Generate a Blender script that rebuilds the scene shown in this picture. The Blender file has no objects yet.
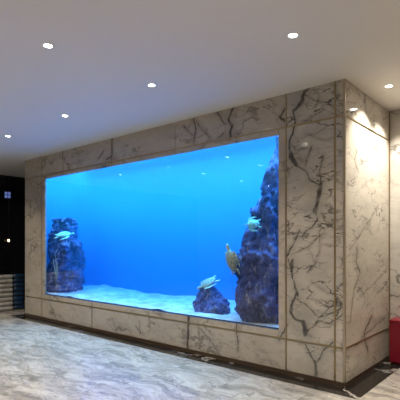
import bpy, bmesh, math, random
from mathutils import Vector, Matrix, noise
random.seed(4)
sc = bpy.context.scene
C = sc.collection
PI = math.pi

# ------------------------------------------------------------------ camera
CAM = Vector((1.731, -4.315, 1.5))
FW = Vector((-.652, .7583, 0)).normalized()
F_PX = 425.6
cd = bpy.data.cameras.new('camera'); cam = bpy.data.objects.new('camera', cd); C.objects.link(cam)
cd.sensor_width = 36; cd.lens = 36 * F_PX / 400; cd.shift_y = 43 / 400; cd.clip_start = .05
cam.location = CAM
cam.rotation_euler = (PI / 2, 0, math.atan2(FW.y, FW.x) - PI / 2)
sc.camera = cam
RT = Vector((FW.y, -FW.x, 0))

def ray(x, y):
    return FW + RT * ((x - 200) / F_PX) + Vector((0, 0, (243 - y) / F_PX))
def on_y(x, y, Y=0.0):
    r = ray(x, y); t = (Y - CAM.y) / r.y; return CAM + r * t
def on_x(x, y, X=0.0):
    r = ray(x, y); t = (X - CAM.x) / r.x; return CAM + r * t

# ------------------------------------------------------------------ helpers
def props(o, label=None, cat=None, group=None, kind=None):
    if label: o['label'] = label
    if cat: o['category'] = cat
    if group: o['group'] = group
    if kind: o['kind'] = kind
    return o

def empty(name, loc, rz=0, **k):
    o = bpy.data.objects.new(name, None); C.objects.link(o)
    o.empty_display_size = .1
    o.location = loc; o.rotation_euler = (0, 0, rz)
    return props(o, **k)

def build(name, bm, mat, parent=None, smooth=False, **k):
    me = bpy.data.meshes.new(name)
    bmesh.ops.recalc_face_normals(bm, faces=bm.faces)
    bm.to_mesh(me); bm.free()
    if smooth:
        for p in me.polygons: p.use_smooth = True
    if mat: me.materials.append(mat)
    o = bpy.data.objects.new(name, me); C.objects.link(o)
    if parent: o.parent = parent
    return props(o, **k)

def box(bm, x0, x1, y0, y1, z0, z1, bevel=0):
    r = bmesh.ops.create_cube(bm, size=1)
    vs = r['verts']
    for v in vs:
        v.co = Vector(((x0 + x1) / 2 + v.co.x * (x1 - x0), (y0 + y1) / 2 + v.co.y * (y1 - y0), (z0 + z1) / 2 + v.co.z * (z1 - z0)))
    if bevel:
        es = {e for v in vs for e in v.link_edges}
        bmesh.ops.bevel(bm, geom=list(es), offset=bevel, segments=2, profile=.6, affect='EDGES')
    return bm

def B(*a, bevel=0):
    return box(bmesh.new(), *a, bevel=bevel)

def ring(bm, r0, r1, z0, z1, n=40):
    """closed annular solid between radii r0<r1"""
    L = []
    for (r, z) in ((r0, z0), (r1, z0), (r1, z1), (r0, z1)):
        L.append([bm.verts.new((r * math.cos(2 * PI * i / n), r * math.sin(2 * PI * i / n), z)) for i in range(n)])
    for k in range(4):
        a, b = L[k], L[(k + 1) % 4]
        for i in range(n):
            bm.faces.new((a[i], a[(i + 1) % n], b[(i + 1) % n], b[i]))

def lathe(bm, prof, n=32, M=None):
    L = []
    for (r, z) in prof:
        if r < 1e-5:
            L.append([bm.verts.new((0, 0, z))])
        else:
            L.append([bm.verts.new((r * math.cos(2 * PI * i / n), r * math.sin(2 * PI * i / n), z)) for i in range(n)])
    for a, b in zip(L, L[1:]):
        for i in range(n):
            j = (i + 1) % n
            if len(a) == 1 and len(b) == 1: continue
            if len(a) == 1: bm.faces.new((a[0], b[i], b[j]))
            elif len(b) == 1: bm.faces.new((a[i], a[j], b[0]))
            else: bm.faces.new((a[i], a[j], b[j], b[i]))
    if M:
        for l in L:
            for v in l: v.co = M @ v.co
    return bm

def tube(bm, pts, rad, n=10, flat=1.0, normal=Vector((0, 0, 1))):
    """tapered tube along pts; flat<1 squashes along `normal`"""
    L = []
    for i, p in enumerate(pts):
        p = Vector(p)
        d = (Vector(pts[min(i + 1, len(pts) - 1)]) - Vector(pts[max(i - 1, 0)])).normalized()
        s = d.cross(normal).normalized()
        u = s.cross(d).normalized()
        r = rad[i]
        L.append([bm.verts.new(p + s * r * math.cos(2 * PI * k / n) + u * r * flat * math.sin(2 * PI * k / n)) for k in range(n)])
    for a, b in zip(L, L[1:]):
        for k in range(n):
            bm.faces.new((a[k], a[(k + 1) % n], b[(k + 1) % n], b[k]))
    bm.faces.new(L[0]); bm.faces.new(L[-1][::-1])

def ellipsoid(bm, c, r, seg=24, M=None):
    res = bmesh.ops.create_uvsphere(bm, u_segments=seg, v_segments=seg // 2, radius=1)
    for v in res['verts']:
        q = Vector((v.co.x * r[0], v.co.y * r[1], v.co.z * r[2]))
        if M: q = M @ q
        v.co = q + Vector(c)

# ------------------------------------------------------------------ materials
class Nt:
    def __init__(s, name):
        s.m = bpy.data.materials.new(name); s.m.use_nodes = True
        s.t = s.m.node_tree; s.n = s.t.nodes; s.l = s.t.links
        s.bsdf = s.n['Principled BSDF']; s.out = s.n['Material Output']
    def node(s, typ, **kw):
        nd = s.n.new(typ)
        for k, v in kw.items(): setattr(nd, k, v)
        return nd
    def put(s, sock, v):
        if hasattr(v, 'is_linked') or isinstance(v, bpy.types.NodeSocket): s.l.new(v, sock)
        else: sock.default_value = v
    def math(s, op, a, b=None, c=None, clamp=False):
        nd = s.node('ShaderNodeMath', operation=op, use_clamp=clamp)
        s.put(nd.inputs[0], a)
        if b is not None: s.put(nd.inputs[1], b)
        if c is not None: s.put(nd.inputs[2], c)
        return nd.outputs[0]
    def vec(s, op, a, b=None, scale=None):
        nd = s.node('ShaderNodeVectorMath', operation=op)
        s.put(nd.inputs[0], a)
        if b is not None: s.put(nd.inputs[1], b)
        if scale is not None: s.put(nd.inputs['Scale'], scale)
        return nd.outputs['Value'] if op in ('LENGTH', 'DOT_PRODUCT', 'DISTANCE') else nd.outputs[0]
    def noise(s, co, scale, detail=3, rough=.55, dist=0, color=False):
        nd = s.node('ShaderNodeTexNoise')
        s.put(nd.inputs['Vector'], co)
        nd.inputs['Scale'].default_value = scale; nd.inputs['Detail'].default_value = detail
        nd.inputs['Roughness'].default_value = rough; nd.inputs['Distortion'].default_value = dist
        return nd.outputs['Color'] if color else nd.outputs['Fac']
    def ramp(s, v, lo, hi, a=0., b=1.):
        nd = s.node('ShaderNodeMapRange', interpolation_type='SMOOTHSTEP')
        s.put(nd.inputs[0], v)
        for i, q in enumerate((lo, hi, a, b)): nd.inputs[i + 1].default_value = q
        return nd.outputs[0]
    def mix(s, f, a, b):
        nd = s.node('ShaderNodeMix', data_type='RGBA')
        s.put(nd.inputs[0], f)
        s.put(nd.inputs[6], a if not isinstance(a, tuple) else (*a, 1)[:4])
        s.put(nd.inputs[7], b if not isinstance(b, tuple) else (*b, 1)[:4])
        return nd.outputs[2]
    def pos(s):
        return s.node('ShaderNodeNewGeometry').outputs['Position']
    def mapped(s, co, rot=(0, 0, 0), scale=(1, 1, 1), loc=(0, 0, 0)):
        nd = s.node('ShaderNodeMapping'); s.put(nd.inputs['Vector'], co)
        nd.inputs['Rotation'].default_value = rot; nd.inputs['Scale'].default_value = scale; nd.inputs['Location'].default_value = loc
        return nd.outputs[0]
    def set(s, **k):
        for a, v in k.items():
            sock = s.bsdf.inputs[a.replace('_', ' ')]
            s.put(sock, v)
        return s.m
    def bump(s, h, strength=.3, dist=.02):
        nd = s.node('ShaderNodeBump'); nd.inputs['Strength'].default_value = strength; nd.inputs['Distance'].default_value = dist
        s.put(nd.inputs['Height'], h); s.l.new(nd.outputs[0], s.bsdf.inputs['Normal'])

def plain(name, col, rough=.5, metal=0, spec=.5, var=0.06, scale=20):
    t = Nt(name)
    n = t.noise(t.pos(), scale, 3)
    c = t.mix(n, tuple(x * (1 - var) for x in col), tuple(min(1, x * (1 + var)) for x in col))
    t.set(Base_Color=c, Roughness=rough, Metallic=metal)
    t.bsdf.inputs['Specular IOR Level'].default_value = spec
    return t.m

def vein_panel(name, a0, a1, z0, z1, side, mat, parent, veins):
    """slab whose polished face is a fine grid carrying the distance to the traced veins.
    side False: face on y=0 looking -y; side True: face on x=0 looking +x"""
    st = .014
    na = max(1, int((a1 - a0) / st)); nz = max(1, int((z1 - z0) / st))
    def P3(a, d, z): return Vector((-d, a, z)) if side else Vector((a, d, z))
    bm = bmesh.new()
    G = [[bm.verts.new(P3(a0 + (a1 - a0) * i / na, 0, z0 + (z1 - z0) * j / nz)) for j in range(nz + 1)] for i in range(na + 1)]
    for i in range(na):
        for j in range(nz): bm.faces.new((G[i][j], G[i + 1][j], G[i + 1][j + 1], G[i][j + 1]))
    q = [bm.verts.new(P3(a, TH, z)) for a, z in ((a0, z0), (a1, z0), (a1, z1), (a0, z1))]
    bm.faces.new(q)
    bm.faces.new([G[i][0] for i in range(na + 1)] + [q[1], q[0]])
    bm.faces.new([G[i][nz] for i in range(na + 1)] + [q[2], q[3]])
    bm.faces.new([G[0][j] for j in range(nz + 1)] + [q[3], q[0]])
    bm.faces.new([G[na][j] for j in range(nz + 1)] + [q[2], q[1]])
    segs = []
    for pts, w in veins:
        for a, b in zip(pts, pts[1:]):
            ca, cb = ((a.y, b.y) if side else (a.x, b.x))
            if max(ca, cb) > a0 - .15 and min(ca, cb) < a1 + .15 and max(a.z, b.z) > z0 - .15 and min(a.z, b.z) < z1 + .15:
                segs.append((ca, a.z, cb - ca, b.z - a.z, w))
    o = build(name, bm, mat, parent)
    at_ = o.data.attributes.new('vein', 'FLOAT', 'POINT')
    vals = []
    for v in o.data.vertices:
        if not segs: vals.append(20.); continue
        p = v.co; u = p.y if side else p.x
        n1 = noise.noise(Vector((u * 9, 1.5, p.z * 9))); n2 = noise.noise(Vector((u * 9, 7.5, p.z * 9)))
        n3 = noise.noise(Vector((u * 25, 3.5, p.z * 25)))
        X = u + n1 * .016 + n3 * .012; Z = p.z + n2 * .016
        best = 20.
        for ax, az, dx, dz, w in segs:
            t = ((X - ax) * dx + (Z - az) * dz) / (dx * dx + dz * dz + 1e-9)
            t = 0 if t < 0 else 1 if t > 1 else t
            d = math.hypot(X - ax - dx * t, Z - az - dz * t) / w
            if d < best: best = d
        vals.append(best)
    at_.data.foreach_set('value', vals)
    return o

def marble(name, base, mid, dark, veins=(), rough=.06, rot=(0, .7, 0), amt=1.0, loc=(0, 0, 0), spec=.45, crackle=.9):
    """polished veined stone; `veins` are traced polylines (points, half width)"""
    t = Nt(name)
    P = t.mapped(t.pos(), loc=loc)
    wob = t.vec('SCALE', t.vec('SUBTRACT', t.noise(P, 1.6, 6, .62, color=True), (.5, .5, .5)), scale=.3)
    Q = t.vec('ADD', P, wob)
    R = t.mapped(Q, rot=rot, scale=(1, 1, 2.3))
    n1 = t.noise(R, 1.15, 4, .55)
    v1 = t.ramp(t.math('ABSOLUTE', t.math('SUBTRACT', n1, .5)), .004, .022, 1, 0)
    n2 = t.noise(t.mapped(Q, rot=(0, rot[1] + .5, .4), scale=(1.2, 1, 2.8), loc=(3, 1, 7)), 2.4, 5, .6)
    v2 = t.ramp(t.math('ABSOLUTE', t.math('SUBTRACT', n2, .5)), .003, .016, 1, 0)
    gate = t.ramp(t.noise(P, 1.3, 2), .42, .62)
    gate2 = t.ramp(t.noise(t.mapped(P, loc=(9, 4, 2)), 1.7, 2), .38, .6)
    cloud = t.ramp(t.noise(R, 1.7, 6, .65), .38, .78)
    c = t.mix(t.math('MULTIPLY', cloud, .75 * amt), base, mid)
    c = t.mix(t.math('MULTIPLY', t.math('MULTIPLY', v2, gate2), .55 * amt), c, mid)
    c = t.mix(t.math('MULTIPLY', t.math('MULTIPLY', v1, gate), .8 * amt), c, dark)
    if veins:
        prev = t.node('ShaderNodeAttribute', attribute_name='vein').outputs['Fac']
        k = t.ramp(prev, .45, 1.25, 1, 0)
        halo = t.ramp(prev, .5, 7, .5, 0)
        br = t.ramp(t.noise(t.pos(), 14, 3), .3, .6, .55, 1)
        c = t.mix(halo, c, mid)
        c = t.mix(t.math('MULTIPLY', k, br), c, dark)
    if veins:
        for rr, lc, sc_ in (((0, .75, 0), (1, 2, 3), 3.2), ((0, -.6, 0), (6, 5, 4), 2.6)):
            if name.endswith('side'): rr = (rr[1], 0, 0)
            W = t.mapped(t.vec('ADD', P, t.vec('SCALE', t.vec('SUBTRACT', t.noise(P, 3.5, 5, .6, color=True), (.5, .5, .5)), scale=.22)), rot=rr, scale=(1, 1, 3.2), loc=lc)
            nn = t.noise(W, sc_ * .6, 2.5, .5)
            ln = t.ramp(t.math('ABSOLUTE', t.math('SUBTRACT', nn, .5)), .002, .011, 1, 0)
            gt = t.ramp(t.noise(t.mapped(P, loc=lc), 1.9, 2), .40, .60)
            c = t.mix(t.math('MULTIPLY', t.math('MULTIPLY', ln, gt), crackle), c, dark)
    fine = t.noise(P, 60, 2)
    c = t.mix(t.math('MULTIPLY', fine, .12), c, mid)
    t.set(Base_Color=c, Roughness=rough)
    t.bsdf.inputs['Specular IOR Level'].default_value = spec
    return t.m

def fy(*pp): return [on_y(x, y, 0) for x, y in pp]
def fx(*pp): return [on_x(x, y, 0) for x, y in pp]
def cropA(*pp): return fy(*[(260 + x / 2.35, 70 + y / 2.35) for x, y in pp])
def cropB(*pp): return fy(*[(260 + x / 2.35, 230 + y / 2.35) for x, y in pp])

front_veins = [
    (cropA((118, 40), (104, 55), (96, 78), (80, 92), (84, 122), (76, 150), (70, 170)), .013),
    (cropA((104, 52), (100, 74), (84, 90)), .026),
    (cropA((70, 170), (71, 205)), .014), (cropA((72, 195), (84, 222)), .026),
    (cropA((84, 222), (108, 238), (120, 258), (136, 268)), .009),
    (cropA((142, 268), (136, 300), (128, 332)), .026),
    (cropA((128, 332), (136, 352), (118, 372), (98, 392)), .009),
    (cropA((150, 200), (140, 236), (143, 268)), .008),
    (cropA((120, 180), (112, 205), (104, 236), (84, 222)), .006),
    (cropA((104, 55), (128, 72), (160, 78), (186, 98)), .008),
    (cropA((128, 45), (140, 66), (128, 88)), .007),
    (cropA((84, 122), (110, 118), (150, 92)), .006),
    (cropA((60, 90), (46, 110), (52, 118)), .012),
    (cropA((110, 150), (150, 165), (172, 160)), .005),
    (cropB((92, 0), (80, 30), (62, 62), (72, 92)), .009),
    (cropB((76, 72), (74, 98)), .024),
    (cropB((74, 100), (86, 146), (78, 165)), .010), (cropB((84, 140), (90, 152)), .022),
    (cropB((78, 165), (72, 195), (84, 210), (102, 216)), .018),
    (cropB((102, 216), (106, 244)), .032),
    (cropB((84, 160), (108, 176), (140, 206), (172, 196), (198, 178)), .008),
    (cropB((106, 240), (140, 214), (165, 222), (198, 196)), .007),
    (cropB((140, 0), (142, 50), (128, 82), (112, 98)), .006),
    (cropB((60, 62), (110, 40), (150, 8)), .006),
    (cropB((120, 120), (160, 150), (176, 148), (200, 118)), .006),
    (cropB((108, 268), (122, 300), (132, 322)), .012), (cropB((130, 310), (130, 355)), .020),
    (cropB((172, 262), (150, 282), (132, 318)), .009),
    (cropB((62, 222), (50, 250), (44, 258)), .010),
    (cropB((180, 170), (150, 196), (120, 230)), .006),
    # band above the tank
    (fy((234, 106), (229, 118), (232, 126), (230, 138)), .020),
    (fy((217, 113), (225, 123)), .012), (fy((218, 138), (224, 133)), .010),
    (fy((279, 117), (286, 122)), .014), (fy((250, 111), (257, 115)), .006),
    (fy((193, 119), (196, 128), (194, 142)), .012), (fy((184, 126), (193, 136)), .009),
    (fy((196, 121), (204, 132), (211, 138)), .008),
    (fy((112, 139), (112, 156), (106, 160)), .014), (fy((104, 150), (98, 160)), .008),
    # band under the tank
    (fy((189, 317), (187, 348)), .018), (fy((199, 328), (210, 340), (220, 356)), .008),
    (fy((198, 322), (200, 344)), .007), (fy((237, 322), (238, 352)), .009),
    (fy((139, 322), (141, 334), (136, 326)), .007), (fy((112, 318), (117, 334)), .006),
    (fy((50, 304), (58, 322)), .008),
]
side_veins = [
    (fx((365.5, 88), (364.5, 102), (366, 112)), .020),
    (fx((357, 150), (354.5, 160), (358, 172), (356, 160)), .008),
    (fx((357, 248), (356, 262), (360, 272)), .020),
    (fx((360, 272), (354, 290), (350, 322)), .007),
    (fx((372, 315), (364, 335), (368, 352)), .018),
    (fx((385, 318), (370, 330), (356, 345)), .007),
    (fx((350, 250), (362, 232), (378, 206)), .006),
    (fx((360, 296), (372, 286), (386, 270)), .006),
]
M = {}
M['front'] = marble('veined_marble', (.46, .41, .345), (.25, .22, .19), (.05, .046, .042), front_veins, rough=.07, crackle=.3, amt=.7)  # darker, browner base: weaker light on the left panels put into the colour
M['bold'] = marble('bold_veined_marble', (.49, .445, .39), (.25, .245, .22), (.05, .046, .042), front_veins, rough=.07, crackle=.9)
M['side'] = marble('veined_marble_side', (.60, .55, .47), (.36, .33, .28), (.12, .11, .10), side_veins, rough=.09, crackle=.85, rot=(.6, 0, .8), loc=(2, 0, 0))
M['recess'] = marble('veined_marble_recess', (.50, .47, .42), (.30, .28, .25), (.10, .09, .08), rough=.08, rot=(0, -.8, 0), loc=(5, 2, 1))
M['brass'] = plain('brushed_brass', (.36, .28, .16), .38, 1.0)
M['bead'] = plain('pale_bead', (.42, .36, .27), .3, .7)
M['bronze'] = plain('bronze_skirting', (.10, .068, .048), .35, .4)
M['blackstone'] = marble('black_marble', (.012, .011, .010), (.035, .033, .03), (.55, .52, .48), rough=.10, amt=.8, rot=(0, 0, .6), spec=.3)

# floor: pale grey marble tiles
t = Nt('grey_marble_floor')
P = t.pos()
wob = t.vec('SCALE', t.vec('SUBTRACT', t.noise(P, 1.1, 4, .6, color=True), (.5, .5, .5)), scale=.7)
tile = t.vec('FLOOR', t.vec('MULTIPLY', t.vec('ADD', P, (.22, .24, 0)), (1 / .8, 1 / .8, 0)))
wn = t.node('ShaderNodeTexWhiteNoise', noise_dimensions='3D'); t.l.new(tile, wn.inputs[0])
Q = t.vec('ADD', t.vec('ADD', P, wob), t.vec('SCALE', wn.outputs['Color'], scale=6))
R = t.mapped(Q, rot=(0, 0, 1.0), scale=(.8, 4.2, 1))
cl = t.ramp(t.noise(R, 1.7, 8, .72), .33, .72)
c = t.mix(cl, (.45, .42, .375), (.16, .15, .138))
v = t.ramp(t.math('ABSOLUTE', t.math('SUBTRACT', t.noise(R, 1.0, 5, .6), .5)), .004, .02, 1, 0)
c = t.mix(t.math('MULTIPLY', v, .35), c, (.60, .58, .54))
v = t.ramp(t.math('ABSOLUTE', t.math('SUBTRACT', t.noise(t.mapped(Q, rot=(0, 0, 1.4), scale=(1, 2.4, 1), loc=(4, 4, 4)), 1.5, 5, .6), .5)), .004, .016, 1, 0)
c = t.mix(t.math('MULTIPLY', v, .5), c, (.13, .12, .11))
fr = t.vec('FRACTION', t.vec('MULTIPLY', t.vec('ADD', P, (.22, .24, 0)), (1 / .8, 1 / .8, 0)))
sx = t.node('ShaderNodeSeparateXYZ'); t.l.new(fr, sx.inputs[0])
j = t.math('MINIMUM', sx.outputs[0], sx.outputs[1])
c = t.mix(t.ramp(j, .002, .006, .5, 0), c, (.12, .115, .11))
M['floor'] = t.set(Base_Color=c, Roughness=t.ramp(t.noise(P, 5, 4), .3, .7, .16, .26))
t.bsdf.inputs['Specular IOR Level'].default_value = .4

M['ceiling'] = plain('painted_ceiling', (.68, .65, .61), .9, 0, .2, .02, 3)
M['wall'] = plain('painted_wall', (.50, .46, .41), .8, 0, .3, .03, 3)
M['glazing'] = plain('dark_glazing', (.006, .006, .009), .05, 0, .5)
M['mullion'] = plain('dark_frame', (.02, .02, .024), .4, .3)
M['white'] = plain('white_enamel', (.8, .8, .78), .4)
def emis(name, col, st):
    t = Nt(name)
    lw = t.node('ShaderNodeLayerWeight')
    t.set(Base_Color=(.8, .8, .8, 1), Emission_Color=(*col, 1), Emission_Strength=st, Roughness=.4)
    return t.m
M['lamp'] = emis('lamp_lens', (1, .95, .86), 28)
M['bluereflect'] = emis('blue_reflection_glow', (.07, .20, .85), .32)  # glow standing for a blue reflection in the dark glass
M['warmlamp'] = emis('warm_bulb', (1, .78, .4), 5)
M['red'] = plain('red_enamel', (.22, .006, .022), .32, 0, .5)
M['red2'] = plain('red_enamel_door', (.19, .005, .020), .3, 0, .5)
M['darkslot'] = plain('dark_slot', (.05, .004, .006), .6)
M['chrome'] = plain('brushed_steel', (.6, .6, .6), .25, 1)

# tank
t = Nt('tank_backdrop')
n = t.noise(t.pos(), 1.2, 3)
M['backdrop'] = t.set(Base_Color=t.mix(n, (.05, .33, .82), (.06, .37, .88)), Roughness=.9)
t.bsdf.inputs['Specular IOR Level'].default_value = 0
t = Nt('white_sand')
n = t.noise(t.pos(), 5, 6, .7)
n2 = t.noise(t.pos(), 120, 2)
c = t.mix(t.ramp(n, .35, .65), (.42, .46, .50), (.80, .82, .82))
c = t.mix(t.math('MULTIPLY', n2, .35), c, (.4, .45, .5))
M['sand'] = t.set(Base_Color=c, Roughness=.95); t.bump(n, .6, .05)
t = Nt('reef_rock')
n = t.noise(t.pos(), 7, 7, .7)
n2 = t.noise(t.mapped(t.pos(), scale=(1, 1, .4)), 14, 5, .7)
geo = t.node('ShaderNodeNewGeometry'); sx = t.node('ShaderNodeSeparateXYZ'); t.l.new(geo.outputs['Normal'], sx.inputs[0])
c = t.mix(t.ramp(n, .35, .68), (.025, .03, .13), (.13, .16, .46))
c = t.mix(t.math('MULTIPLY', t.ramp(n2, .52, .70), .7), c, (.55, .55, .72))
M['rock'] = t.set(Base_Color=c, Roughness=.95); t.bump(t.math('ADD', n, n2), 1.0, .05)

M['rim_shade'] = plain('navy_rim_shade', (.02, .05, .16), .5)  # navy for the shade at the sand's front rim, put in as colour
# glass pane: straight-through plus real fresnel reflection
t = Nt('clear_glass')
fr = t.node('ShaderNodeFresnel'); 
geo = t.node('ShaderNodeNewGeometry')
t.l.new(t.math('ADD', t.math('MULTIPLY', geo.outputs['Backfacing'], 1 / 1.45 - 1.45), 1.45), fr.inputs[0])
tr = t.node('ShaderNodeBsdfTransparent'); tr.inputs[0].default_value = (.95, .985, 1, 1)
gl = t.node('ShaderNodeBsdfGlossy'); gl.inputs['Roughness'].default_value = .01
mx = t.node('ShaderNodeMixShader')
t.l.new(fr.outputs[0], mx.inputs[0]); t.l.new(tr.outputs[0], mx.inputs[1]); t.l.new(gl.outputs[0], mx.inputs[2])
t.l.new(mx.outputs[0], t.out.inputs[0]); M['glass'] = t.m
t = Nt('tank_water')
tr = t.node('ShaderNodeBsdfTransparent')
va = t.node('ShaderNodeVolumeAbsorption'); va.inputs['Color'].default_value = (.15, .60, .965, 1); va.inputs['Density'].default_value = .6
vs = t.node('ShaderNodeVolumeScatter'); vs.inputs['Color'].default_value = (.10, .55, 1, 1); vs.inputs['Density'].default_value = .2
ad = t.node('ShaderNodeAddShader')
t.l.new(va.outputs[0], ad.inputs[0]); t.l.new(vs.outputs[0], ad.inputs[1])
t.l.new(tr.outputs[0], t.out.inputs['Surface']); t.l.new(ad.outputs[0], t.out.inputs['Volume']); M['water'] = t.m

# ------------------------------------------------------------------ room shell
H = 3.2
XL, XR, YB, YF = -9.0, 4.2, -8.0, 5.0
LEN = 6.753; D = 1.44
build('floor', B(XL - .1, XR + .1, YB - .1, YF + .1, -.12, 0), M['floor'], kind='structure')
build('ceiling', B(XL - .1, XR + .1, YB - .1, YF + .1, H, H + .12), M['ceiling'], kind='structure')
build('wall_back', B(XL - .1, XR + .1, YB - .1, YB, 0, H), M['wall'], kind='structure')
build('wall_right', B(XR, XR + .1, YB, D, 0, H), M['wall'], kind='structure')
build('wall_rear', B(XL, -LEN, YF, YF + .1, 0, H), M['wall'], kind='structure')

TX = [-6.072, -.687, -.109]       # full height brass verticals
Z1, Z2 = .407, 2.82               # horizontal brass lines
WX0, WX1, WZ0, WZ1 = -5.958, -.785, .495, 2.745
SK = .05
TH = .03
g = .004
wf = empty('wall_front', (0, 0, 0), kind='structure')
def fpanel(x0, x1, z0, z1):
    vein_panel('marble_panel', x0 + g / 2, x1 - g / 2, z0 + g / 2, z1 - g / 2, False, M['bold' if x0 > -.75 else 'front'], wf, front_veins)
up = [-LEN, -6.072, -5.32, -3.87, -2.43, -1.55, -.687, -.109, -.022]
for a, b in zip(up, up[1:]): fpanel(a, b, Z2, H)
lo = [-LEN, -6.072, -4.415, -2.196, -.687, -.109, -.022]
for a, b in zip(lo, lo[1:]): fpanel(a, b, SK, Z1)
fpanel(-LEN, -6.072, Z1, Z2); fpanel(-.687, -.109, Z1, Z2); fpanel(-.109, -.022, Z1, Z2)
fpanel(-6.072, WX0 - .0, Z1, Z2); fpanel(WX1, -.687, Z1, Z2)
mb = [WX0, -4.415, -2.196, WX1]
for a, b in zip(mb, mb[1:]): fpanel(a, b, Z1, WZ0)
mb = [WX0, -5.32, -3.87, -2.43, WX1]
for a, b in zip(mb, mb[1:]): fpanel(a, b, WZ1, Z2)
# solid backing that closes the block: left end, inner posts, rear
build('end_panel', B(-LEN, -LEN + .03, TH, D, SK, H - .001), M['recess'], wf)
build('back_panel', B(-LEN + .03, -.03, D - .04, D, SK, H - .001), M['recess'], wf)

tn = [0]
def trim(bm, mat='brass'):
    tn[0] += 1
    return build('trim_%d' % tn[0], bm, M[mat], kind='structure')
w = .009; pr = -.0045
trim(B(-LEN, -.02, pr, .012, Z2 - w, Z2 + w), 'brass')
trim(B(-LEN, -.02, pr, .012, Z1 - w, Z1 + w))
for x in TX:
    ww = .009 if x > -1 else .006
    trim(B(x - ww, x + ww, pr - .001, .010, SK, H - .001))
for x in (-5.32, -3.87):
    trim(B(x - .006, x + .006, pr + .001, .011, WZ1, H - .001), 'bronze')
for x in (-4.415, -2.196):
    trim(B(x - .007, x + .007, pr + .001, .011, SK, WZ0), 'bronze')
# corner bead
trim(B(-.022, .003, -.003, .022, SK, H - .001, bevel=.003), 'bead')

ws = empty('wall_side', (0, 0, 0), kind='structure')
for z0, z1 in ((SK, Z1), (Z1, Z2), (Z2, H - .001)):
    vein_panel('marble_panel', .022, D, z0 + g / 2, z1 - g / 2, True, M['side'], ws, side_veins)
trim(B(-.012, .005, .022, D, Z2 - w, Z2 + w)); trim(B(-.012, .005, .022, D, Z1 - w, Z1 + w))
wr = empty('wall_recess', (0, 0, 0), kind='structure')
for a, b in ((0.0, .95), (.95, 2.4), (2.4, XR)):
    build('marble_panel', B(a + g / 2, b - g / 2, D, D + .04, 0.0, H - .001), M['recess'], wr)
trim(B(.001, .014, D - .006, D, 0, H - .001))

build('baseboard_front', B(-LEN + .001, -.001, .001, TH, 0, SK), M['bronze'], kind='structure')
build('baseboard_side', B(-TH, -.001, .031, D, 0, SK), M['bronze'], kind='structure')
bb = build('baseboard_end', B(-LEN + .008, -LEN + .03, .031, D, 0, SK), M['bronze'], kind='structure')
# black marble border on the floor around the block
bs = bmesh.new()
BW = .235
box(bs, -LEN - BW, .22, -BW, 0, 0, .0015)
trim(bs, 'blackstone')
trim(B(0, .22, 0, D, 0, .0015), 'blackstone')
trim(B(-LEN - BW, -LEN, 0, D, 0, .0015), 'blackstone')

# dark glazed wall on the left
gw = empty('window_1', (XL, 0, 0), kind='structure')
build('glass_pane', B(0, .02, YB, YF, 0, H - .001), M['glazing'], gw)
for y in [-2 + .9 * k for k in range(8)]:
    build('window_frame', B(.021, .05, y - .02, y + .02, 0.0, H - .04), M['mullion'], gw)
build('window_frame', B(.021, .05, YB, YF, H - .04, H - .001), M['mullion'], gw)

# ------------------------------------------------------------------ downlights
def downlight(x, y, label, energy=88, group='ceiling downlights', angle=100, col=(1, .87, .70)):
    e = empty('ceiling_downlight', (x, y, H), label=label, cat='light', group=group)
    bm = bmesh.new(); ring(bm, .034, .045, -.004, 0); build('trim_ring', bm, M['white'], e)
    bm = bmesh.new(); lathe(bm, [(0, -.003), (.033, -.0025), (.0335, -.0005), (0, -.0005)], 32); build('lamp_lens', bm, M['lamp'], e)
    ld = bpy.data.lights.new('downlight_beam', 'SPOT'); ld.energy = energy; ld.color = col
    ld.spot_size = math.radians(angle); ld.spot_blend = .6; ld.shadow_soft_size = .035
    l = bpy.data.objects.new('downlight_beam', ld); C.objects.link(l); l.parent = e; l.location = (0, 0, -.012)
    return e
lab = {(.037, -1.18): 'round white ceiling downlight straight in front of the marble corner, right of centre',
       (-1.65, -1.18): 'round white ceiling downlight above the middle of the aquarium front',
       (-3.34, -1.18): 'round white ceiling downlight in front of the aquarium left half, second smallest',
       (-4.99, -1.18): 'small far ceiling downlight near the left edge of the picture',
       (-1.65, -2.39): 'largest nearest ceiling downlight, at the upper left of the picture'}
vis = set(lab)
for yy in (-1.18, -2.39, -3.6, -5.2, -6.6):
    for xx in (-6.66, -4.99, -3.34, -1.65, .037, 1.72, 3.2):
        k = (xx, yy)
        if k in vis: downlight(xx, yy, lab[k], angle=112)
        elif yy > -4:
            downlight(xx, yy, 'ceiling downlight out of the picture in the lobby ceiling', group='lobby downlights outside the picture', angle=112)
        elif xx in (-4.99, -1.65, 1.72):
            downlight(xx, yy, 'ceiling downlight out of the picture in the lobby ceiling', energy=140, group='lobby downlights outside the picture', angle=112)
downlight(.278, .514, 'ceiling downlight close to the bright side wall at the right, washing it', energy=150, angle=112, col=(1, .92, .80))
downlight(.31, 1.05, 'ceiling downlight out of the picture in the recess ceiling above the red cabinet', energy=140, angle=112, col=(1, .92, .80))

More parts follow.
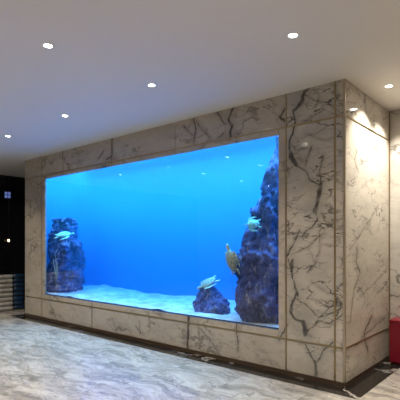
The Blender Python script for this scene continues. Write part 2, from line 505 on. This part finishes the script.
# ------------------------------------------------------------------ aquarium
AX0, AX1, AY0, AY1, AZ0, AZ1 = -6.60, -.16, .035, 1.32, .46, 3.12
aq = empty('aquarium', ((AX0 + AX1) / 2, .6, .44), label='large built-in aquarium glowing blue behind the marble wall opening', cat='aquarium')
def aqp(name, bm, mat, **k):
    o = build(name, bm, mat, aq, **k)
    o.location = -aq.location
    return o
aqp('glass_pane', B(WX0 + .001, WX1 - .001, .006, .024, WZ0 + .001, WZ1 - .001), M['glass'])
bm = bmesh.new()   # U-shaped backdrop with rounded corners, 1.5 cm thick
def upath(o):
    r = .5; pts = [(AX0 - o, AY0)]
    for k in range(9):
        a = PI - k / 8 * PI / 2; pts.append((AX0 + r + (r + o) * math.cos(a), AY1 - r + (r + o) * math.sin(a)))
    for k in range(9):
        a = PI / 2 - k / 8 * PI / 2; pts.append((AX1 - r + (r + o) * math.cos(a), AY1 - r + (r + o) * math.sin(a)))
    pts.append((AX1 + o, AY0)); return pts
pi_, po_ = upath(0), upath(.015)
lay = [[bm.verts.new((x, y, z)) for x, y in p] for z in (AZ0, AZ1) for p in (pi_, po_)]
for i in range(len(pi_) - 1):
    for a, b in ((0, 2), (1, 3), (0, 1), (2, 3)):
        bm.faces.new((lay[a][i], lay[a][i + 1], lay[b][i + 1], lay[b][i]))
for i in (0, -1): bm.faces.new((lay[0][i], lay[1][i], lay[3][i], lay[2][i]))
aqp('backdrop', bm, M['backdrop'], smooth=False)
aqp('tank_floor', B(AX0 - .015, AX1 + .015, AY0, AY1 + .015, .44, .46), M['backdrop'])
aqp('tank_lid', B(AX0 - .015, AX1 + .015, AY0, AY1 + .015, AZ1 + .03, AZ1 + .045), M['white'])

aqp('rim_shade_strip', B(WX0 - .02, WX1 + .02,   .0305, .0335, WZ0 - .03, WZ0 + .018), M['rim_shade'], label='dark blue strip standing for shade along the front rim of the sand')  # dark strip added for the shaded front rim of the sand
def sand_z(x, y):
    u = (y - AY0) / (AY1 - AY0)
    h = .505 + .05 * u + .024 * math.sin(x * 2.1 + 1) * (.3 + u) + .035 * noise.noise(Vector((x * 3, y * 3, 0)))
    return h
bm = bmesh.new()
nx, ny = 150, 36
gr = []
for i in range(nx + 1):
    row = []
    for j in range(ny + 1):
        x = AX0 + .004 + (AX1 - AX0 - .008) * i / nx; y = AY0 + .004 + (AY1 - AY0 - .008) * j / ny
        r = .5
        for cx_, s in ((AX0 + r, -1), (AX1 - r, 1)):      # stay inside rounded corners
            dx, dy = (x - cx_) * s, y - (AY1 - r)
            if dx > 0 and dy > 0:
                d = math.hypot(dx, dy)
                if d > r - .01: x = cx_ + s * dx / d * (r - .01); y = AY1 - r + dy / d * (r - .01)
        row.append(bm.verts.new((x, y, sand_z(x, y) + .006 * noise.noise(Vector((x * 14, y * 14, 3))))))
    gr.append(row)
for i in range(nx):
    for j in range(ny):
        bm.faces.new((gr[i][j], gr[i + 1][j], gr[i + 1][j + 1], gr[i][j + 1]))
sand = aqp('sand_bed', bm, M['sand'], smooth=True)
sand['kind'] = 'stuff'
bm = bmesh.new(); box(bm, AX0 + .002, AX1 - .002, AY0 + .001, AY1 - .002, .465, AZ1 - .02)
wtr = aqp('water', bm, M['water'])
# lamp panels over the water
def area(name, x0, x1, y0, y1, z, e, col):
    ld = bpy.data.lights.new(name, 'AREA'); ld.shape = 'RECTANGLE'; ld.size = x1 - x0; ld.size_y = y1 - y0
    ld.energy = e; ld.color = col; ld.spread = math.radians(115)
    l = bpy.data.objects.new(name, ld); C.objects.link(l); l.parent = aq
    l.location = Vector(((x0 + x1) / 2, (y0 + y1) / 2, z)) - aq.location
area('tank_lamp', AX0 + .1, AX1 - .1, .12, 1.15, AZ1 + .02, 320, (.22, .70, 1.0))

# ------------------------------------------------------------------ rocks
def rock(name, levels, label, seed, amp=.06, n=90, m=110):
    """levels: (z, cx, cy, rx, ry). craggy closed boulder"""
    bm = bmesh.new()
    z0, z1 = levels[0][0], levels[-1][0]
    base = Vector((levels[0][1], levels[0][2], z0))
    rows = []
    for i in range(m + 1):
        z = z0 + (z1 - z0) * i / m
        for a, b in zip(levels, levels[1:]):
            if a[0] <= z <= b[0] + 1e-9: break
        f = (z - a[0]) / (b[0] - a[0]); q = [a[k] + (b[k] - a[k]) * f for k in range(5)]
        row = []
        for k in range(n):
            an = 2 * PI * k / n
            d = Vector((math.cos(an), math.sin(an), 0))
            p = Vector((q[1] + d.x * q[3], q[2] + d.y * q[4], z))
            s = p * 3.2 + Vector((seed, 0, 0))
            dsp = noise.ridged_multi_fractal(s, .9, 2.2, 4, 1, 2) * .55 - .6
            s2 = Vector((p.x * 9, p.y * 9, p.z * 5 + seed))
            dsp += .45 * noise.noise(s2) + .25 * noise.noise(s2 * 2.3)
            cel = noise.noise(Vector((p.x * 2.5 + seed, p.y * 2.5, p.z * 3.5)))
            dsp += .8 * (round(cel * 4) / 4)
            dsp += 1.1 * abs(noise.noise(Vector((p.x * 5, p.y * 5 + seed, p.z * 2.2)))) - .3
            dsp += .35 * noise.noise(Vector((p.x * 28, p.y * 28, p.z * 22 + seed)))
            k_ = min(1, q[3] / .25)
            p += d * dsp * amp * k_
            p.z += .25 * amp * noise.noise(s2 * 1.7) if i not in (0,) else 0
            p.y = max(.075, min(AY1 - .06, p.y)); p.x = min(AX1 - .06, max(AX0 + .06, p.x))
            row.append(bm.verts.new(p - base))
        rows.append(row)
    for a, b in zip(rows, rows[1:]):
        for k in range(n): bm.faces.new((a[k], a[(k + 1) % n], b[(k + 1) % n], b[k]))
    bm.faces.new(rows[0][::-1])
    top = bm.verts.new(sum((v.co for v in rows[-1]), Vector()) / n + Vector((0, 0, .02)))
    for k in range(n): bm.faces.new((rows[-1][k], rows[-1][(k + 1) % n], top))
    o = build(name, bm, M['rock'], smooth=True, label=label, cat='rock')
    o.location = base
    return o

def at(px_, py_, Y): return on_y(px_, py_, Y)
# right tall rock
def lv(Y, rows, ry):
    """rows: (py, px_left, px_right) outline seen from the camera at depth plane Y"""
    L = []
    for (y, xl, xr), r in zip(rows, ry):
        c_ = at((xl + xr) / 2, y, Y)
        hw = (xr - xl) / 2 * (c_ - CAM).dot(FW) / F_PX
        L.append((c_.z, c_.x, Y, hw * .95, min(hw * 1.05, r)))
    return L
rR = rock('reef_rock', lv(.52, [(322, 240, 296), (300, 238, 298), (276, 236, 298), (253, 238, 296), (247, 247, 294), (225, 251, 292), (205, 257, 292), (188, 261, 291), (170, 267, 290), (150, 273, 288), (136, 277, 286)],
     [.42, .42, .38, .36, .30, .28, .26, .24, .2, .15, .08]), 'tall craggy blue rock column reaching the top right of the aquarium', 3.1, .13)
rC = rock('reef_rock', lv(.45, [(313, 194, 233), (306, 195, 233), (300, 197, 229), (294, 198, 222), (289, 200, 217), (284, 203, 212)], [.24, .24, .2, .16, .12, .07]),
     'small rounded rock alone on the white sand, right of the middle of the aquarium', 8.4, .075)
rL = rock('reef_rock', lv(.5, [(300, 44, 86), (285, 44, 87), (270, 46, 86), (255, 47, 87), (244, 48, 84), (238, 49, 79), (228, 50, 77), (219, 52, 75)],
     [.36, .36, .34, .32, .30, .28, .26, .22]), 'broad craggy rock pile in the left corner of the aquarium', 5.7, .125)

# ------------------------------------------------------------------ sea turtles
def skinmat(name, a, b):
    t = Nt(name)
    vo = t.node('ShaderNodeTexVoronoi', feature='DISTANCE_TO_EDGE'); vo.inputs['Scale'].default_value = 22
    tc = t.node('ShaderNodeTexCoord'); t.l.new(tc.outputs['Object'], vo.inputs['Vector'])
    t.set(Base_Color=t.mix(t.ramp(vo.outputs[0], .04, .16), a, b), Roughness=.55)
    return t.m
M['shell_pale'] = skinmat('pale_shell', (.22, .26, .20), (.50, .56, .42))
M['shell_teal'] = skinmat('teal_shell', (.12, .42, .40), (.36, .88, .80))
M['shell_olive'] = skinmat('olive_shell', (.30, .27, .15), (.50, .45, .27))
M['skin_pale'] = skinmat('pale_skin', (.34, .40, .32), (.50, .56, .46))
M['skin_teal'] = skinmat('teal_skin', (.15, .48, .45), (.30, .72, .66))
M['skin_olive'] = skinmat('olive_skin', (.30, .28, .16), (.8, .72, .45))
M['eye'] = plain('dark_eye', (.01, .01, .01), .2)

def turtle(loc, rot, size, label, shell, skin, front=35, spread=0):
    """sea turtle, head towards +X, length of shell = size"""
    e = empty('sea_turtle', loc, label=label, cat='turtle')
    e.rotation_euler = rot
    s = size
    bm = bmesh.new()
    ellipsoid(bm, (0, 0, 0), (.47 * s, .36 * s, .085 * s))
    tube(bm, [(.40 * s, 0, 0), (.52 * s, 0, .02 * s), (.60 * s, 0, .03 * s)], [.10 * s, .075 * s, .08 * s], 14)
    ellipsoid(bm, (.66 * s, 0, .035 * s), (.12 * s, .085 * s, .075 * s))
    ellipsoid(bm, (.755 * s, 0, .015 * s), (.05 * s, .04 * s, .035 * s))
    for sg in (-1, 1):
        a = math.radians(front + (spread if sg > 0 else 0))
        pts = [Vector((.28, .22 * sg, 0)), Vector((.36, .40 * sg, .01)), Vector((.34 - .2 * math.sin(a), (.40 + .2 * math.cos(a) + .05) * sg, -.01)),
               Vector((.26 - .42 * math.sin(a), (.40 + .42 * math.cos(a)) * sg, -.04)), Vector((.18 - .6 * math.sin(a), (.38 + .55 * math.cos(a)) * sg, -.08))]
        tube(bm, [p * s for p in pts], [.09 * s, .10 * s, .10 * s, .075 * s, .02 * s], 14, .28)
        pts = [Vector((-.30, .18 * sg, 0)), Vector((-.44, .28 * sg, -.01)), Vector((-.58, .34 * sg, -.03)), Vector((-.68, .36 * sg, -.04))]
        tube(bm, [p * s for p in pts], [.07 * s, .085 * s, .075 * s, .02 * s], 12, .3)
    tube(bm, [Vector((-.42, 0, 0)) * s, Vector((-.52, 0, 0)) * s, Vector((-.58, 0, -.01)) * s], [.05 * s, .03 * s, .008 * s], 10)
    body = build('body', bm, skin, e, smooth=True)
    rm = body.modifiers.new('join', 'REMESH'); rm.mode = 'VOXEL'; rm.voxel_size = .013 * s * 1.2; rm.use_smooth_shade = True
    # domed shell, teardrop outline, with keel and rim
    bm = bmesh.new()
    n, m = 40, 14
    rows = []
    for i in range(m):
        f = i / m
        row = []
        for k in range(n):
            a = 2 * PI * k / n
            ox = .5 * math.cos(a); oy = .40 * math.sin(a) * (1 + .18 * math.cos(a))
            rr = 1 - f
            z = .055 + .17 * (1 - rr ** 2.2) - (.02 if i == 0 else 0)
            z += .012 * math.exp(-(oy * rr / .05) ** 2)
            row.append(bm.verts.new(Vector((ox * rr, oy * rr, z)) * s))
        rows.append(row)
    for a, b in zip(rows, rows[1:]):
        for k in range(n): bm.faces.new((a[k], a[(k + 1) % n], b[(k + 1) % n], b[k]))
    top = bm.verts.new(Vector((0, 0, .238)) * s)
    for k in range(n): bm.faces.new((rows[-1][k], rows[-1][(k + 1) % n], top))
    bot = [bm.verts.new(v.co * .93 - Vector((0, 0, .03 * s))) for v in rows[0]]
    for k in range(n): bm.faces.new((rows[0][k], rows[0][(k + 1) % n], bot[(k + 1) % n], bot[k]))
    bm.faces.new(bot)
    build('shell', bm, shell, e, smooth=True)
    for sg in (-1, 1):
        bm = bmesh.new(); ellipsoid(bm, (.70 * s, .068 * s * sg, .06 * s), (.018 * s, .012 * s, .018 * s), 10)
        build('eye', bm, M['eye'], e, smooth=True)
    return e
R_ = math.radians
# orientation helper: head direction and shell-up direction in camera terms
def orient(head, upv):
    x = Vector(head).normalized(); z = Vector(upv); z = (z - x * z.dot(x)).normalized(); y = z.cross(x)
    return Matrix((x, y, z)).transposed().to_euler()
def camv(r, u, f): return RT * r + Vector((0, 0, u)) - FW * -f
turtle(at(208.5, 282.8, .40), orient(camv(-.85, -.5, -.1), camv(-.45, .80, -.42)), .24,
       'pale green sea turtle perched on top of the small round rock', M['shell_pale'], M['skin_pale'], 82)
turtle(at(253.5, 224, .17), orient(camv(-.9, -.1, .1), camv(-.1, .35, -1)), .15,
       'bright turquoise sea turtle on the face of the tall right rock', M['shell_teal'], M['skin_teal'], 60)
turtle(at(232, 261, .24), orient(camv(-.25, .97, 0), camv(-.93, -.1, -.38)), .30,
       'olive brown sea turtle swimming upright beside the tall right rock', M['shell_olive'], M['skin_olive'], 80)
turtle(at(63.5, 235, .14), orient(camv(.9, .1, .2), camv(-.1, .85, -.4)), .26,
       'blue-green sea turtle resting near the top of the left rock pile', M['shell_teal'], M['skin_teal'], 50)

# coral blades standing at the left rock
M['coral'] = plain('pale_coral', (.35, .45, .5), .7)
def coral(loc, label):
    bm = bmesh.new()
    for a, l in ((-.35, .42), (0, .5), (.3, .36), (.55, .25)):
        pts = [Vector((0, 0, 0)), Vector((math.sin(a) * l * .3, .01, l * .4)), Vector((math.sin(a) * l * .55, 0, l * .75)), Vector((math.sin(a) * l * .6, -.01, l))]
        tube(bm, pts, [.012, .016, .012, .002], 8, .4, Vector((0, 1, 0)))
    o = build('coral_fan', bm, M['coral'], smooth=True, label=label, cat='coral'); o.location = loc
p = at(56, 268, .125); coral((p.x, .125, sand_z(p.x, .125) + .25), 'thin pale branching coral against the left rock pile')

# ------------------------------------------------------------------ red cabinet
rc = empty('fire_extinguisher_cabinet', (.435, D - .13, 0), label='low red metal cabinet standing in the recess at the right edge', cat='cabinet')
cw, cdp, ch = .355, .125, .555
build('body', B(-cw, cw, -cdp + .012, cdp, .03, ch - .02, bevel=.004), M['red'], rc)
build('lid', B(-cw - .006, cw + .006, -cdp - .004, cdp, ch - .02, ch, bevel=.004), M['red'], rc)
build('plinth', B(-cw + .01, cw - .01, -cdp + .02, cdp - .01, 0, .03), M['darkslot'], rc)
for sx_ in (-1, 1):
    x0, x1 = (-cw + .01, -.004) if sx_ < 0 else (.004, cw - .01)
    d = build('door', B(x0, x1, -cdp, -cdp + .012, .04, ch - .03, bevel=.002), M['red2'], rc)
    bm = bmesh.new()
    bm.free()
    for zz in (.12, .15, .36, .39, .42):
        build('vent_slot', B((x0 + x1) / 2 - .05, (x0 + x1) / 2 + .05, -cdp - .0012, -cdp + .002, zz, zz + .008), M['darkslot'], d)
    hx = -.03 if sx_ < 0 else .03
    build('handle', B(hx - .006, hx + .006, -cdp - .018, -cdp, .22, .32, bevel=.003), M['chrome'], d)

# ------------------------------------------------------------------ banded counter, far left
cn = empty('reception_counter', (-8.05, -.35, 0), label='low rounded counter of stacked pale bands at the far left edge', cat='counter')
M['band'] = marble('pale_band', (.50, .49, .45), (.30, .30, .28), (.15, .15, .15), rough=.35, amt=.9)
M['bandblue'] = plain('dark_blue_end', (.012, .045, .11), .25)  # dark blue colour of the bands at the counter end
M['groove'] = plain('dark_groove', (.02, .02, .022), .6)
def stadium(bm, x0, x1, y0, y1, r, z0, z1, bulge=.0):
    """rounded plan slab with bulging edge"""
    prof = [(-.012, z0), (0, z0 + (z1 - z0) * .2), (bulge, (z0 + z1) / 2), (0, z1 - (z1 - z0) * .2), (-.012, z1)]
    rows = []
    for o, z in prof:
        row = []
        for cx_, cy_, a0 in ((x1 - r, y1 - r, 0), (x0 + r, y1 - r, 90), (x0 + r, y0 + r, 180), (x1 - r, y0 + r, 270)):
            for k in range(9):
                a = R_(a0 + k * 90 / 8); row.append(bm.verts.new((cx_ + (r + o) * math.cos(a), cy_ + (r + o) * math.sin(a), z)))
        rows.append(row)
    n = len(rows[0])
    for a, b in zip(rows, rows[1:]):
        for k in range(n): bm.faces.new((a[k], a[(k + 1) % n], b[(k + 1) % n], b[k]))
    bm.faces.new(rows[0][::-1]); bm.faces.new(rows[-1])
build('core', B(-.40, .40, -1.5, .74, 0, .80), M['groove'], cn)
for k in range(8):
    bm = bmesh.new(); stadium(bm, -.46, .46, -1.55, .50, .03, .012 + k * .1, .10 + k * .1, .012); build('band', bm, M['band'], cn)
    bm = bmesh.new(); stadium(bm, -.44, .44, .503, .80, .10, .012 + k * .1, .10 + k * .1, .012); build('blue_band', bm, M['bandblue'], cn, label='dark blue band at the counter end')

# on the dark wall: blue reflection put in as glowing panes, and a lamp
p = on_x(7.5, 195, XL + .06)
sg = empty('blue_reflection', (XL + .05, p.y, p.z), label='small blue reflection in the dark glass wall at far left, put in as four glowing panes', cat='panel')
build('reflection_surround', B(0, .015, -.085, .085, -.085, .085), M['mullion'], sg)
for a in (-1, 1):
    for b in (-1, 1):
        build('pane', B(.015, .019, a * .04 - .033, a * .04 + .033, b * .04 - .033, b * .04 + .033), M['bluereflect'], sg)
p = on_x(8, 240.5, XL + .06)
wl = empty('wall_lamp', (XL + .05, p.y, p.z), label='tiny warm glowing lamp on the dark glass wall below the blue reflection', cat='lamp')
build('backplate', B(0, .012, -.03, .03, -.045, .045, bevel=.003), M['mullion'], wl)
bm = bmesh.new(); ellipsoid(bm, (.04, 0, 0), (.028, .026, .028), 16); build('bulb', bm, M['warmlamp'], wl, smooth=True)

# ------------------------------------------------------------------ world and view
w_ = bpy.data.worlds.new('world'); sc.world = w_; w_.use_nodes = True
w_.node_tree.nodes['Background'].inputs[0].default_value = (.5, .5, .55, 1)
w_.node_tree.nodes['Background'].inputs[1].default_value = .05
sc.view_settings.view_transform = 'Standard'; sc.view_settings.look = 'None'
sc.view_settings.exposure = .14; sc.view_settings.gamma = 1; sc.view_settings.use_curve_mapping = False
